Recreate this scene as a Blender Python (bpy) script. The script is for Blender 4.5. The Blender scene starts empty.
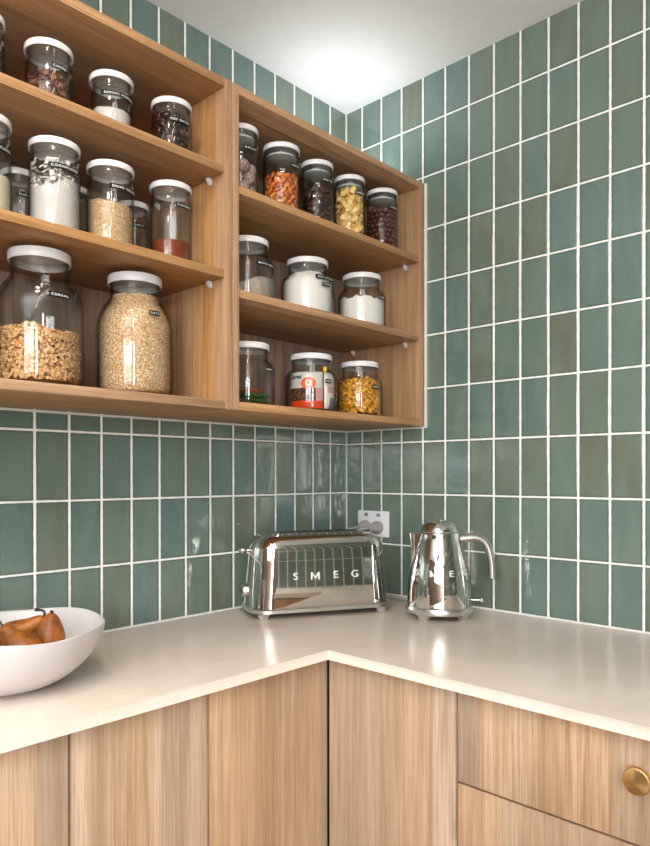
import bpy, bmesh, math, random
from mathutils import Vector, Matrix
from math import sin, cos, pi, radians

S = bpy.context.scene
COL = S.collection

# ------------------------------------------------------------------ camera
F_PX, PCX, PCY = 684.25, 330.985, 477.14
YAW, PIT, ROL = 0.8186, -0.0034, -0.0007
cam_d = bpy.data.cameras.new('camera')
cam = bpy.data.objects.new('camera', cam_d)
COL.objects.link(cam)
fw = Vector((sin(YAW)*cos(PIT), cos(YAW)*cos(PIT), sin(PIT)))
rt = Vector((cos(YAW), -sin(YAW), 0)); up = rt.cross(fw)
r2 = cos(ROL)*rt + sin(ROL)*up
u2 = -sin(ROL)*rt + cos(ROL)*up
M = Matrix((r2, u2, -fw)).transposed().to_4x4()
M.translation = Vector((-1.6237, -1.4517, 1.2609))
cam.matrix_world = M
cam_d.sensor_fit = 'HORIZONTAL'
cam_d.sensor_width = 36
cam_d.lens = F_PX*36/650
cam_d.shift_x = -(PCX-325)/650
cam_d.shift_y = (PCY-423)/650
cam_d.clip_start = 0.02
S.camera = cam

# ------------------------------------------------------------------ light
w = bpy.data.worlds.new('world'); S.world = w; w.use_nodes = True
w.node_tree.nodes['Background'].inputs[0].default_value = (0.75, 0.82, 0.9, 1)
w.node_tree.nodes['Background'].inputs[1].default_value = 0.6

def area(name, loc, target, sx, sy, watts, color, spread=180):
    d = bpy.data.lights.new(name, 'AREA'); d.shape = 'RECTANGLE'
    d.size = sx; d.size_y = sy; d.energy = watts; d.color = color; d.spread = radians(spread)
    o = bpy.data.objects.new(name, d); COL.objects.link(o)
    o.location = loc
    o.rotation_euler = (Vector(target)-Vector(loc)).to_track_quat('-Z', 'Y').to_euler()
    return o
# daylight through the tall glazed doorway far behind the camera, and through the wide window on the left
area('daylight_doorway', (-3.52, -4.06, 1.37), (-3.52, 0, 1.37), 0.34, 1.96, 96, (1.0, 0.96, 0.91))
area('daylight_window', (-4.06, -2.6, 1.82), (0, -1.2, 1.75), 1.8, 1.06, 78, (0.90, 0.96, 1.0))
area('added_corner_fill', (-.16, -.14, 2.120), (-.16, -.14, 3), .24, 0.08, 0.9, (0.93, 0.97, 1.0))  # added fill above the cabinet, brightens the ceiling near the corner
area('added_bounce_fill', (-2.45, -1.55, 1.985), (-2.45, -1.55, 3), 1.1, 0.28, 55, (0.95, 0.96, 1.0))  # added fill behind the camera, bounced off the ceiling
d = bpy.data.lights.new('linear_lamp', 'AREA'); d.shape = 'RECTANGLE'; d.size = 3.0; d.size_y = 0.045; d.energy = 9; d.color = (1.0, 0.88, 0.74)
o = bpy.data.objects.new('linear_lamp', d); COL.objects.link(o); o.location = (-2.05, -1.95, 2.384); o.rotation_euler = (0, 0, pi/4)
d = bpy.data.lights.new('ceiling_lamp', 'AREA'); d.shape = 'DISK'; d.size = 0.12; d.energy = 5; d.color = (1.0, 0.78, 0.54)
o = bpy.data.objects.new('ceiling_lamp', d); COL.objects.link(o); o.location = (-1.40, -0.75, 2.358)

S.view_settings.view_transform = 'Standard'
S.view_settings.look = 'None'
S.view_settings.gamma = 1
S.view_settings.use_curve_mapping = False
S.view_settings.exposure = 0.07
S.cycles.max_bounces = 12
S.cycles.transparent_max_bounces = 24
S.cycles.glossy_bounces = 6
S.cycles.use_denoising = True

# ------------------------------------------------------------------ node helpers
class NT:
    def __init__(s, name):
        s.m = bpy.data.materials.new(name); s.m.use_nodes = True
        s.t = s.m.node_tree; s.n = s.t.nodes; s.l = s.t.links
        s.b = s.n['Principled BSDF']; s.out = s.n['Material Output']
    def add(s, typ, **kw):
        nd = s.n.new(typ)
        for k, v in kw.items(): setattr(nd, k, v)
        return nd
    def val(s, sock, v):
        if hasattr(v, 'is_output') or isinstance(v, bpy.types.NodeSocket): s.l.new(v, sock)
        else: sock.default_value = v
    def math(s, op, a, b=0.0, c=None):
        nd = s.n.new('ShaderNodeMath'); nd.operation = op
        s.val(nd.inputs[0], a); s.val(nd.inputs[1], b)
        if c is not None: s.val(nd.inputs[2], c)
        return nd.outputs[0]
    def mix(s, f, a, b):
        nd = s.n.new('ShaderNodeMix'); nd.data_type = 'RGBA'
        s.val(nd.inputs[0], f)
        s.val(nd.inputs[6], a if not isinstance(a, tuple) else (*a, 1)[:4])
        s.val(nd.inputs[7], b if not isinstance(b, tuple) else (*b, 1)[:4])
        return nd.outputs[2]
    def smooth(s, x, lo, hi, a=0.0, b=1.0):
        nd = s.n.new('ShaderNodeMapRange'); nd.interpolation_type = 'SMOOTHSTEP'
        s.val(nd.inputs[0], x); nd.inputs[1].default_value = lo; nd.inputs[2].default_value = hi
        nd.inputs[3].default_value = a; nd.inputs[4].default_value = b
        return nd.outputs[0]
    def coord(s):
        return s.n.new('ShaderNodeTexCoord').outputs['Object']
    def scaled(s, vec, sc, loc=(0, 0, 0)):
        nd = s.n.new('ShaderNodeMapping'); s.l.new(vec, nd.inputs[0])
        nd.inputs['Scale'].default_value = sc; s.val(nd.inputs['Location'], loc)
        return nd.outputs[0]
    def noise(s, vec, scale, detail=3, rough=0.5, dist=0.0):
        nd = s.n.new('ShaderNodeTexNoise'); s.l.new(vec, nd.inputs['Vector'])
        nd.inputs['Scale'].default_value = scale; nd.inputs['Detail'].default_value = detail
        nd.inputs['Roughness'].default_value = rough; nd.inputs['Distortion'].default_value = dist
        return nd.outputs['Fac']
    def bump(s, h, dist=1.0, strength=1.0):
        nd = s.n.new('ShaderNodeBump'); s.l.new(h, nd.inputs['Height'])
        nd.inputs['Distance'].default_value = dist; nd.inputs['Strength'].default_value = strength
        s.l.new(nd.outputs[0], s.b.inputs['Normal']); return nd
    def base(s, c): s.val(s.b.inputs['Base Color'], (*c, 1)[:4] if isinstance(c, tuple) else c)

def lin(*c):
    return tuple(((v/255)/12.92 if v/255 <= .04045 else ((v/255+.055)/1.055)**2.4) for v in c)

def plain(name, c, rough=0.5, metal=0.0, spec=0.5, coat=0.0, bumpy=None):
    t = NT(name); t.base(c)
    t.b.inputs['Roughness'].default_value = rough; t.b.inputs['Metallic'].default_value = metal
    t.b.inputs['Specular IOR Level'].default_value = spec
    t.b.inputs['Coat Weight'].default_value = coat
    co = t.coord()
    n = t.noise(co, 40, 2)
    if isinstance(c, tuple):
        d = tuple(x*0.93 for x in c[:3])
        t.base(t.mix(n, d, c))
    if bumpy:
        t.bump(t.noise(co, bumpy[0], 3), bumpy[1])
    return t.m

TW, TH, TZ = 0.0765, 0.15213, 1.3564
def tile_mat(name, axis, off):
    t = NT(name)
    co = t.coord()
    sp = t.n.new('ShaderNodeSeparateXYZ'); t.l.new(co, sp.inputs[0])
    s_ = t.math('MULTIPLY', sp.outputs[axis], -1.0)
    u = t.math('DIVIDE', t.math('SUBTRACT', s_, off), TW)
    v = t.math('DIVIDE', t.math('SUBTRACT', sp.outputs[2], TZ), TH)
    fu, fv = t.math('FRACT', u), t.math('FRACT', v)
    cu, cv = t.math('FLOOR', u), t.math('FLOOR', v)
    comb = t.n.new('ShaderNodeCombineXYZ'); t.l.new(cu, comb.inputs[0]); t.l.new(cv, comb.inputs[1]); comb.inputs[2].default_value = axis*7.3+1
    wn = t.n.new('ShaderNodeTexWhiteNoise'); wn.noise_dimensions = '3D'; t.l.new(comb.outputs[0], wn.inputs['Vector'])
    rs = t.n.new('ShaderNodeSeparateColor'); t.l.new(wn.outputs['Color'], rs.inputs[0])
    # per-tile seed shifts the noise so that marks do not run across joints
    sh = t.n.new('ShaderNodeVectorMath'); sh.operation = 'MULTIPLY_ADD'
    t.l.new(wn.outputs['Color'], sh.inputs[0]); sh.inputs[1].default_value = (9, 9, 9); t.l.new(co, sh.inputs[2])
    tv = sh.outputs[0]
    wob = t.math('MULTIPLY', t.math('SUBTRACT', t.noise(co, 55, 2), 0.5), 0.0020)
    du = t.math('MULTIPLY', t.math('MINIMUM', fu, t.math('SUBTRACT', 1.0, fu)), TW)
    dv = t.math('MULTIPLY', t.math('MINIMUM', fv, t.math('SUBTRACT', 1.0, fv)), TH)
    d = t.math('ADD', t.math('MINIMUM', du, t.math('ADD', dv, 0.0006)), wob)
    tile = t.smooth(d, 0.0025, 0.0034)
    # colours: green glaze between teal, sage and olive, one tone per tile plus brushed clouds
    ramp = t.n.new('ShaderNodeValToRGB'); t.l.new(rs.outputs[0], ramp.inputs[0])
    cr = ramp.color_ramp
    cr.elements[0].position = 0.0; cr.elements[0].color = (*lin(100, 106, 90), 1)
    cr.elements[1].position = 1.0; cr.elements[1].color = (*lin(90, 114, 110), 1)
    e = cr.elements.new(0.35); e.color = (*lin(101, 117, 104), 1)
    e = cr.elements.new(0.7); e.color = (*lin(94, 115, 108), 1)
    cl = t.noise(t.scaled(tv, (22, 22, 7)), 1.0, 3, 0.5, 0.6)
    glaze = t.mix(t.math('MULTIPLY', t.smooth(cl, 0.3, 0.75), 0.5), ramp.outputs[0], lin(110, 130, 120))
    edge = t.smooth(d, 0.003, 0.008)
    glaze = t.mix(edge, lin(78, 96, 88), glaze)
    col = t.mix(tile, lin(238, 238, 234), glaze)
    t.base(col)
    t.val(t.b.inputs['Roughness'], t.math('ADD', t.math('MULTIPLY', tile, -0.71), 0.80))
    t.b.inputs['Specular IOR Level'].default_value = 0.9
    tilt = t.math('ADD', t.math('MULTIPLY', t.math('MULTIPLY', t.math('SUBTRACT', fu, 0.5), t.math('SUBTRACT', rs.outputs[1], 0.5)), TW*0.045),
                  t.math('MULTIPLY', t.math('MULTIPLY', t.math('SUBTRACT', fv, 0.5), t.math('SUBTRACT', rs.outputs[2], 0.5)), TH*0.035))
    rip = t.math('ADD', t.math('MULTIPLY', t.noise(t.scaled(tv, (1, 1, .7)), 24, 2), 0.0012), t.math('MULTIPLY', t.noise(t.scaled(tv, (1, 1, .8)), 80, 2), 0.00030))
    h = t.math('ADD', t.math('ADD', tilt, rip), t.math('MULTIPLY', t.smooth(d, 0.0015, 0.0060), 0.0012))
    t.bump(h, 1.0)
    return t.m

def wood_mat(name, grain, c_dark, c_mid, c_light, strip=0.085, seed=0.0, rough=0.42, vary=.34):
    """oak veneer: strips of differing tone, fine straight grain and pores along the axis `grain`"""
    t = NT(name)
    co = t.coord()
    oi = t.n.new('ShaderNodeObjectInfo')
    rnd = t.math('MULTIPLY', oi.outputs['Random'], 13.0)
    sp = t.n.new('ShaderNodeSeparateXYZ'); t.l.new(co, sp.inputs[0])
    if grain == 2: across = t.math('ADD', t.math('MULTIPLY', sp.outputs[0], 1.0), sp.outputs[1])
    else: across = t.math('ADD', sp.outputs[2], sp.outputs[1])
    ax = t.math('ADD', across, rnd)
    idx = t.math('FLOOR', t.math('DIVIDE', t.math('ADD', ax, t.math('MULTIPLY', t.math('SINE', t.math('MULTIPLY', ax, 31.0)), 0.02)), strip))
    wn = t.n.new('ShaderNodeTexWhiteNoise'); wn.noise_dimensions = '1D'; t.l.new(t.math('ADD', idx, seed), wn.inputs['W'])
    lon = t.math('ADD', sp.outputs[grain], t.math('MULTIPLY', wn.outputs['Value'], 7.0))
    cb = t.n.new('ShaderNodeCombineXYZ')
    t.l.new(lon, cb.inputs[0]); t.l.new(ax, cb.inputs[1]); t.l.new(t.math('MULTIPLY', wn.outputs['Value'], 5.0), cb.inputs[2])
    p = cb.outputs[0]
    broad = t.noise(t.scaled(p, (1.6, 38, 1)), 1.0, 3, 0.55, 0.6)
    fine = t.noise(t.scaled(p, (5, 330, 1)), 1.0, 3, 0.65, 0.2)
    pore = t.smooth(t.noise(t.scaled(p, (14, 620, 1)), 1.0, 2, 0.5), 0.56, 0.72)
    g = t.math('ADD', t.math('MULTIPLY', broad, 0.5), t.math('MULTIPLY', fine, 0.5))
    c = t.mix(t.smooth(g, 0.32, 0.68), c_dark, c_light)
    c = t.mix(t.math('MULTIPLY', t.math('SUBTRACT', 1.0, wn.outputs['Value']), 0.35), c, c_mid)
    wc = t.n.new('ShaderNodeSeparateColor'); t.l.new(wn.outputs['Color'], wc.inputs[0])
    hs = t.n.new('ShaderNodeHueSaturation'); t.l.new(c, hs.inputs['Color'])
    t.l.new(t.math('ADD', t.math('MULTIPLY', wc.outputs[0], vary), 1.0-vary*.55), hs.inputs['Value'])
    t.l.new(t.math('ADD', t.math('MULTIPLY', wc.outputs[1], vary*1.2), 1.0-vary*.7), hs.inputs['Saturation'])
    c = hs.outputs[0]
    c = t.mix(t.math('MULTIPLY', pore, 0.38), c, tuple(x*0.55 for x in c_dark))
    t.base(c)
    t.b.inputs['Roughness'].default_value = rough
    t.b.inputs['Specular IOR Level'].default_value = 0.35
    t.bump(t.math('ADD', fine, t.math('MULTIPLY', pore, -0.6)), 0.00025)
    return t.m

def glass_mat(name, tint=(0.975, 0.98, 0.975), edge=(0.20, 0.21, 0.21)):
    t = NT(name); t.n.remove(t.b)
    lw = t.n.new('ShaderNodeLayerWeight'); lw.inputs[0].default_value = 0.5
    fac = lw.outputs['Facing']
    f4 = t.math('POWER', fac, 4.0)
    tr = t.n.new('ShaderNodeBsdfTransparent')
    t.l.new(t.mix(t.math('POWER', fac, 3.0), tint, edge), tr.inputs[0])
    gl = t.n.new('ShaderNodeBsdfGlossy'); gl.inputs['Roughness'].default_value = 0.03
    gl.inputs['Color'].default_value = (1, 1, 1, 1)
    mx = t.n.new('ShaderNodeMixShader')
    t.l.new(t.math('ADD', t.math('MULTIPLY', f4, 0.34), 0.026), mx.inputs[0])
    t.l.new(tr.outputs[0], mx.inputs[1]); t.l.new(gl.outputs[0], mx.inputs[2])
    t.l.new(mx.outputs[0], t.out.inputs[0])
    return t.m

def grain_mat(name, cols, scale, bump=0.002, rough=0.7, flat=1.0, dark=.6):
    """loose grains: voronoi cells, one tone per cell"""
    t = NT(name); co = t.scaled(t.coord(), (1, 1, flat))
    v = t.n.new('ShaderNodeTexVoronoi'); t.l.new(co, v.inputs['Vector']); v.inputs['Scale'].default_value = scale
    sc = t.n.new('ShaderNodeSeparateColor'); t.l.new(v.outputs['Color'], sc.inputs[0])
    ramp = t.n.new('ShaderNodeValToRGB'); t.l.new(sc.outputs[0], ramp.inputs[0])
    els = ramp.color_ramp.elements
    els[0].color = (*cols[0], 1); els[1].color = (*cols[-1], 1)
    for i, c in enumerate(cols[1:-1]):
        e = els.new((i+1)/(len(cols)-1)); e.color = (*c, 1)
    c = t.mix(t.smooth(v.outputs['Distance'], 0.25, 0.75), ramp.outputs[0], tuple(x*dark for x in cols[0]))
    t.base(c); t.b.inputs['Roughness'].default_value = rough
    t.b.inputs['Specular IOR Level'].default_value = 0.3
    t.bump(t.math('MULTIPLY', v.outputs['Distance'], -1.0), bump)
    return t.m

# ------------------------------------------------------------------ materials
MAT = {}
MAT['tile_l'] = tile_mat('green_tile_left', 0, 0.0750)
MAT['tile_r'] = tile_mat('green_tile_right', 1, 0.0664)
MAT['paint'] = plain('white_paint', lin(222, 222, 220), 0.7, bumpy=(300, 0.0001))
MAT['taupe'] = plain('taupe_paint', lin(112, 94, 80), 0.7)
MAT['ceil'] = plain('ceiling_paint', lin(238, 238, 237), 0.8)
MAT['floor'] = wood_mat('floor_boards', 0, lin(110, 86, 64), lin(128, 104, 80), lin(146, 122, 96), 0.14)
OAK = (lin(142, 100, 62), lin(172, 132, 91), lin(194, 153, 110))
MAT['oak_x'] = wood_mat('oak_along', 0, *OAK, strip=0.11, vary=.2)
MAT['oak_z'] = wood_mat('oak_upright', 2, *OAK, strip=0.075, vary=.24)
MAT['door'] = wood_mat('oak_door', 2, lin(158, 127, 101), lin(190, 160, 131), lin(211, 183, 154), strip=0.075, vary=.30)
MAT['oak_back'] = wood_mat('grey_oak_back', 2, lin(120, 96, 78), lin(144, 122, 104), lin(162, 140, 122), strip=.09)
MAT['carcass'] = plain('dark_gap', lin(34, 26, 20), 0.7)
MAT['stone'] = None
def stone():
    t = NT('cream_stone'); co = t.coord()
    n = t.noise(co, 6, 5, 0.6, 0.8); n2 = t.noise(co, 240, 2)
    c = t.mix(t.smooth(n, 0.35, 0.7), lin(232, 216, 202), lin(239, 225, 212))
    c = t.mix(t.math('MULTIPLY', t.smooth(n2, 0.55, 0.75), 0.25), c, lin(204, 190, 176))
    t.base(c); t.b.inputs['Roughness'].default_value = 0.24; t.b.inputs['Specular IOR Level'].default_value = 0.5
    t.bump(n2, 0.0001)
    return t.m
MAT['stone'] = stone()
MAT['silicone'] = plain('white_sealant', lin(228, 228, 224), 0.5)
MAT['white_plastic'] = plain('white_plastic', lin(224, 222, 224), 0.34)
MAT['seal'] = plain('clear_grey_seal', lin(186, 190, 190), 0.25)
MAT['glass'] = glass_mat('jar_glass')
MAT['tape'] = plain('black_embossing_tape', lin(10, 11, 11), 0.55, spec=.25)
MAT['letters'] = plain('white_embossed_letters', lin(235, 235, 232), 0.6)
def chrome(name, c, r):
    t = NT(name); t.base(c); t.b.inputs['Metallic'].default_value = 1.0
    t.val(t.b.inputs['Roughness'], t.math('ADD', t.math('MULTIPLY', t.noise(t.coord(), 60, 2), 0.02), r))
    return t.m
MAT['chrome'] = chrome('polished_steel', (0.72, 0.695, 0.665), 0.02)
MAT['satin'] = chrome('satin_steel', (0.62, 0.61, 0.59), 0.30)
MAT['logo'] = plain('logo_satin', lin(226, 226, 222), 0.35, metal=.25)
def brushed():
    t = NT('brushed_brass'); co = t.coord()
    t.base(t.mix(t.noise(t.scaled(co, (40, 400, 400)), 1.0, 2), lin(222, 178, 118), lin(240, 202, 146)))
    t.b.inputs['Metallic'].default_value = 1; t.b.inputs['Roughness'].default_value = 0.36
    t.b.inputs['Anisotropic'].default_value = 0.7
    tg = t.n.new('ShaderNodeTangent'); tg.direction_type = 'RADIAL'; tg.axis = 'X'
    t.l.new(tg.outputs[0], t.b.inputs['Tangent'])
    return t.m
MAT['brass'] = brushed()
MAT['black'] = plain('black_plastic', lin(22, 22, 23), 0.4)
MAT['grey_plastic'] = plain('grey_plug_plastic', lin(150, 146, 142), 0.45)
MAT['grey_switch'] = plain('grey_switch', lin(120, 124, 128), 0.4)
MAT['bowl'] = plain('white_glazed_bowl', lin(206, 202, 201), 0.38, bumpy=(60, 0.0006))
MAT['lamp'] = None

# ------------------------------------------------------------------ geometry helpers
def obj(name, bm, mats, parent=None, smooth=40, loc=None):
    me = bpy.data.meshes.new(name)
    bmesh.ops.recalc_face_normals(bm, faces=bm.faces)
    bm.to_mesh(me); bm.free()
    if not isinstance(mats, (list, tuple)): mats = [mats]
    for m in mats: me.materials.append(m)
    if smooth:
        for p in me.polygons: p.use_smooth = True
        me.set_sharp_from_angle(angle=radians(smooth))
    o = bpy.data.objects.new(name, me); COL.objects.link(o)
    if parent: o.parent = parent
    if loc: o.location = loc
    return o
def tag(o, label, cat, group=None, kind=None):
    o['label'] = label; o['category'] = cat
    if group: o['group'] = group
    if kind: o['kind'] = kind
    return o
def thing(name, label, cat, loc=(0, 0, 0), rz=0, group=None):
    o = bpy.data.objects.new(name, None); COL.objects.link(o)
    o.empty_display_size = 0.05
    o.location = loc; o.rotation_euler = (0, 0, rz)
    return tag(o, label, cat, group)
def struct(name, bm, mats, parent=None, smooth=40):
    o = obj(name, bm, mats, parent, smooth)
    if not parent: o['kind'] = 'structure'
    return o
def box(bm, lo, hi, bev=0.0, mi=0, seg=2):
    vs = [bm.verts.new((x, y, z)) for x in (lo[0], hi[0]) for y in (lo[1], hi[1]) for z in (lo[2], hi[2])]
    fs = [bm.faces.new([vs[i] for i in q]) for q in ((0, 1, 3, 2), (4, 6, 7, 5), (0, 4, 5, 1), (2, 3, 7, 6), (0, 2, 6, 4), (1, 5, 7, 3))]
    for f in fs: f.material_index = mi
    if bev:
        es = list({e for f in fs for e in f.edges})
        bmesh.ops.bevel(bm, geom=es, offset=bev, segments=seg, affect='EDGES', profile=0.5)
    return bm
def B(lo, hi, bev=0.0, seg=2): return box(bmesh.new(), lo, hi, bev, 0, seg)
def lathe(prof, n=48, c=(0, 0, 0), bm=None, fr=None, mi=0, close=False, axis=None):
    """prof: (r, z) pairs; fr(angle, r, z) may return a changed (r, z)"""
    bm = bm or bmesh.new(); rings = []
    for r, z in prof:
        if r < 1e-6:
            rings.append([bm.verts.new((c[0], c[1], c[2]+z))])
        else:
            ring = []
            for k in range(n):
                a = 2*pi*k/n
                rr, zz = fr(a, r, z) if fr else (r, z)
                ring.append(bm.verts.new((c[0]+rr*cos(a), c[1]+rr*sin(a), c[2]+zz)))
            rings.append(ring)
    pairs = list(zip(rings, rings[1:]))
    if close: pairs.append((rings[-1], rings[0]))
    for A, Bq in pairs:
        for k in range(n):
            k2 = (k+1) % n
            if len(A) == 1 and len(Bq) == 1: continue
            if len(A) == 1: f = bm.faces.new((A[0], Bq[k], Bq[k2]))
            elif len(Bq) == 1: f = bm.faces.new((A[k], A[k2], Bq[0]))
            else: f = bm.faces.new((A[k], A[k2], Bq[k2], Bq[k]))
            f.material_index = mi
    if axis:
        q = Vector((0, 0, 1)).rotation_difference(Vector(axis)).to_matrix()
        cc = Vector(c)
        for ring in rings:
            for v in ring: v.co = q @ (v.co-cc) + cc
    return bm
def tube(bm, pts, r, n=10, caps=True):
    pts = [Vector(p) for p in pts]; rs = r if isinstance(r, (list, tuple)) else [r]*len(pts)
    prev = None; nrm = None
    for i, p in enumerate(pts):
        d = (pts[min(i+1, len(pts)-1)] - pts[max(i-1, 0)]).normalized()
        if nrm is None: nrm = d.orthogonal().normalized()
        nrm = (nrm - d*nrm.dot(d)).normalized(); b = d.cross(nrm)
        ring = [bm.verts.new(p + rs[i]*(cos(2*pi*k/n)*nrm + sin(2*pi*k/n)*b)) for k in range(n)]
        if prev:
            for k in range(n): bm.faces.new((prev[k], prev[(k+1) % n], ring[(k+1) % n], ring[k]))
        elif caps: bm.faces.new(list(reversed(ring)))
        prev = ring
    if caps: bm.faces.new(prev)
    return bm
def spline(pts, n=8):
    pts = [Vector(p) for p in pts]; out = []
    for i in range(len(pts)-1):
        p0, p1, p2, p3 = pts[max(i-1, 0)], pts[i], pts[i+1], pts[min(i+2, len(pts)-1)]
        for k in range(n):
            t = k/n
            out.append(0.5*((2*p1)+(p2-p0)*t+(2*p0-5*p1+4*p2-p3)*t*t+(3*p1-p0-3*p2+p3)*t**3))
    out.append(pts[-1]); return out
def text_mesh(txt, size, depth=0.0, spacing=1.0, bold=0.0):
    c = bpy.data.curves.new('lettering', 'FONT'); c.body = txt; c.size = size
    c.extrude = depth; c.space_character = spacing; c.resolution_u = 3; c.offset = bold
    c.align_x = 'CENTER'; c.align_y = 'CENTER'
    o = bpy.data.objects.new('lettering', c); COL.objects.link(o)
    dg = bpy.context.evaluated_depsgraph_get()
    me = bpy.data.meshes.new_from_object(o.evaluated_get(dg))
    bm = bmesh.new(); bm.from_mesh(me)
    bpy.data.objects.remove(o); bpy.data.curves.remove(c); bpy.data.meshes.remove(me)
    return bm
def curved_strip(r0, r1, a0, a1, z0, z1, n=14):
    bm = bmesh.new(); cols = []
    for k in range(n+1):
        a = a0+(a1-a0)*k/n
        cols.append([bm.verts.new((r*cos(a), r*sin(a), z)) for r, z in ((r0, z0), (r1, z0), (r1, z1), (r0, z1))])
    for A, Bq in zip(cols, cols[1:]):
        for k in range(4): bm.faces.new((A[k], A[(k+1) % 4], Bq[(k+1) % 4], Bq[k]))
    bm.faces.new(cols[0]); bm.faces.new(list(reversed(cols[-1])))
    return bm

# ------------------------------------------------------------------ the room
CEIL = 2.404
XL, YB = -4.0, -4.0      # far sides of the larger kitchen behind the camera
YP = -1.95               # the short tiled wall closing the pantry nook opposite
struct('floor', B((XL-.1, YB-.1, -0.1), (0.1, 0.1, 0)), MAT['floor'], smooth=0)
struct('ceiling', B((XL-.1, YB-.1, CEIL), (0.1, 0.1, CEIL+.1)), MAT['ceil'], smooth=0)
struct('wall_left', B((XL-.1, 0, 0), (0.1, 0.1, CEIL)), MAT['tile_l'], smooth=0)
struct('wall_right', B((0, YB-.1, 0), (0.1, 0, CEIL)), MAT['tile_r'], smooth=0)
struct('wall_front', B((-1.10, YP-.1, 0), (0, YP, CEIL)), MAT['tile_l'], smooth=0)
bm = bmesh.new()      # wall behind, with the tall glazed doorway
box(bm, (XL-.1, YB-.1, 0), (-3.90, YB, CEIL)); box(bm, (-3.14, YB-.1, 0), (0, YB, CEIL))
box(bm, (-3.90, YB-.1, 2.38), (-3.14, YB, CEIL)); box(bm, (-3.90, YB-.1, 0), (-3.14, YB, 0.36))
struct('wall_back', bm, MAT['taupe'], smooth=0)
bm = bmesh.new()
box(bm, (XL-.1, YB, 0), (XL, -3.55, CEIL)); box(bm, (XL-.1, -1.65, 0), (XL, 0, CEIL))
box(bm, (XL-.1, -3.55, 2.38), (XL, -1.65, CEIL)); box(bm, (XL-.1, -3.55, 0), (XL, -1.65, 1.25))
struct('wall_side', bm, MAT['taupe'], smooth=0)
def frame_y(x0, x1, z0, z1, y, t=.03, d=.06):
    b = bmesh.new()
    box(b, (x0, y-d+.02, z0), (x0+t, y, z1)); box(b, (x1-t, y-d+.02, z0), (x1, y, z1))
    box(b, (x0+t, y-d+.02, z1-t), (x1-t, y, z1)); box(b, (x0+t, y-d+.02, z0), (x1-t, y, z0+t))
    return b
struct('window_1', frame_y(-3.898, -3.142, .362, 2.378, YB-.002), MAT['paint'])
bm = bmesh.new()
t_ = .04
box(bm, (XL-.05, -3.548, 1.252), (XL-.002, -3.548+t_, 2.378)); box(bm, (XL-.05, -1.652-t_, 1.252), (XL-.002, -1.652, 2.378))
box(bm, (XL-.05, -3.548+t_, 1.252), (XL-.002, -1.652-t_, 1.252+t_)); box(bm, (XL-.05, -3.548+t_, 2.378-t_), (XL-.002, -1.652-t_, 2.378))
for yy in (-2.6,): box(bm, (XL-.05, yy-.02, 1.252+t_), (XL-.002, yy+.02, 2.378-t_))
struct('window_2', bm, MAT['paint'])

# white sealant beads
bm = bmesh.new()
box(bm, (-0.0062, -0.311, 1.3955), (-0.0002, -0.3055, 2.0955))
box(bm, (-0.0062, -0.3045, 1.3945), (-0.0002, -0.0062, 1.3993))
struct('trim_1', bm, MAT['silicone'])
struct('trim_2', B((-1.4036, -0.0062, 1.3942), (-0.0003, -0.0002, 1.3992)), MAT['silicone'])
bm = bmesh.new()
box(bm, (-0.0048, -1.9495, 0.9002), (-0.0002, -0.0050, 0.9045))
struct('trim_3', bm, MAT['silicone'])
struct('trim_5', B((-0.0035, -0.0035, 0.9047), (-0.0002, -0.0002, 1.3935)), MAT['silicone'])
struct('trim_6', B((-0.0035, -0.0035, 2.097), (-0.0002, -0.0002, CEIL-.0002)), MAT['silicone'])
struct('trim_4', B((-1.9, -0.0048, 0.9002), (-0.0002, -0.0002, 0.9045)), MAT['silicone'])

# ------------------------------------------------------------------ countertop (one continuous L) and base cabinets
CF_Y, CF_X = -0.4839, -0.5979
def prism(pts, z0, z1, bev=0.0):
    b = bmesh.new()
    lo = [b.verts.new((x, y, z0)) for x, y in pts]; hi = [b.verts.new((x, y, z1)) for x, y in pts]
    n = len(pts)
    b.faces.new(list(reversed(lo))); b.faces.new(hi)
    for k in range(n): b.faces.new((lo[k], lo[(k+1) % n], hi[(k+1) % n], hi[k]))
    if bev: bmesh.ops.bevel(b, geom=list(b.edges), offset=bev, segments=2, affect='EDGES', profile=0.5)
    return b
o = obj('countertop', prism([(-1.9, CF_Y), (CF_X, CF_Y), (CF_X, -1.434), (-1.08, -1.434), (-1.08, -1.949), (-.001, -1.949), (-.001, -.001), (-1.9, -.001)], 0.88, 0.90, 0.0012), MAT['stone'])
tag(o, 'cream stone worktop running round the corner under the tiles', 'countertop')

DY, DX = -0.464, -0.578     # door faces
GAP = 0.0027
def cab(name, label, loc=(0, 0, 0)):
    return thing(name, label, 'cabinet', loc)
def door_l(parent, x0, x1, z0=0.10, z1=0.8765, label=None):
    o = obj('door', B((x0+GAP, DY, z0), (x1-GAP, DY+.018, z1), 0.0008), MAT['door'], parent)
    if label: o['label'] = label
    return o
def carc(x0, x1, y0, y1):
    b = bmesh.new(); box(b, (x0+.001, y0, 0.1), (x1-.001, y1, 0.878)); box(b, (x0+.001, y0+(.05 if True else 0), 0.001), (x1-.001, y1, 0.1))
    return b
c1 = cab('base_cabinet', 'oak base cabinet with two doors under the fruit bowl', (-1.1447, -0.23, 0))
def sub(o, p):   # put a part built in world coordinates under a thing
    o.parent = p; o.matrix_parent_inverse = Matrix.Translation(-Vector(p.location)); return o
def unit_l(th, x0, x1, splits):
    sub(obj('carcass', carc(x0, x1, DY+.0195, -.002), MAT['carcass']), th)
    for a, b_ in zip(splits, splits[1:]):
        sub(door_l(None, a, b_), th)
unit_l(c1, -1.4036, -0.8857, [-1.4036, -1.1423, -0.8857])
c0 = cab('base_cabinet', 'oak base cabinet at the left end of the worktop, outside the frame', (-1.65, -0.23, 0))
unit_l(c0, -1.9, -1.4036, [-1.9, -1.65, -1.4036])
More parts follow.
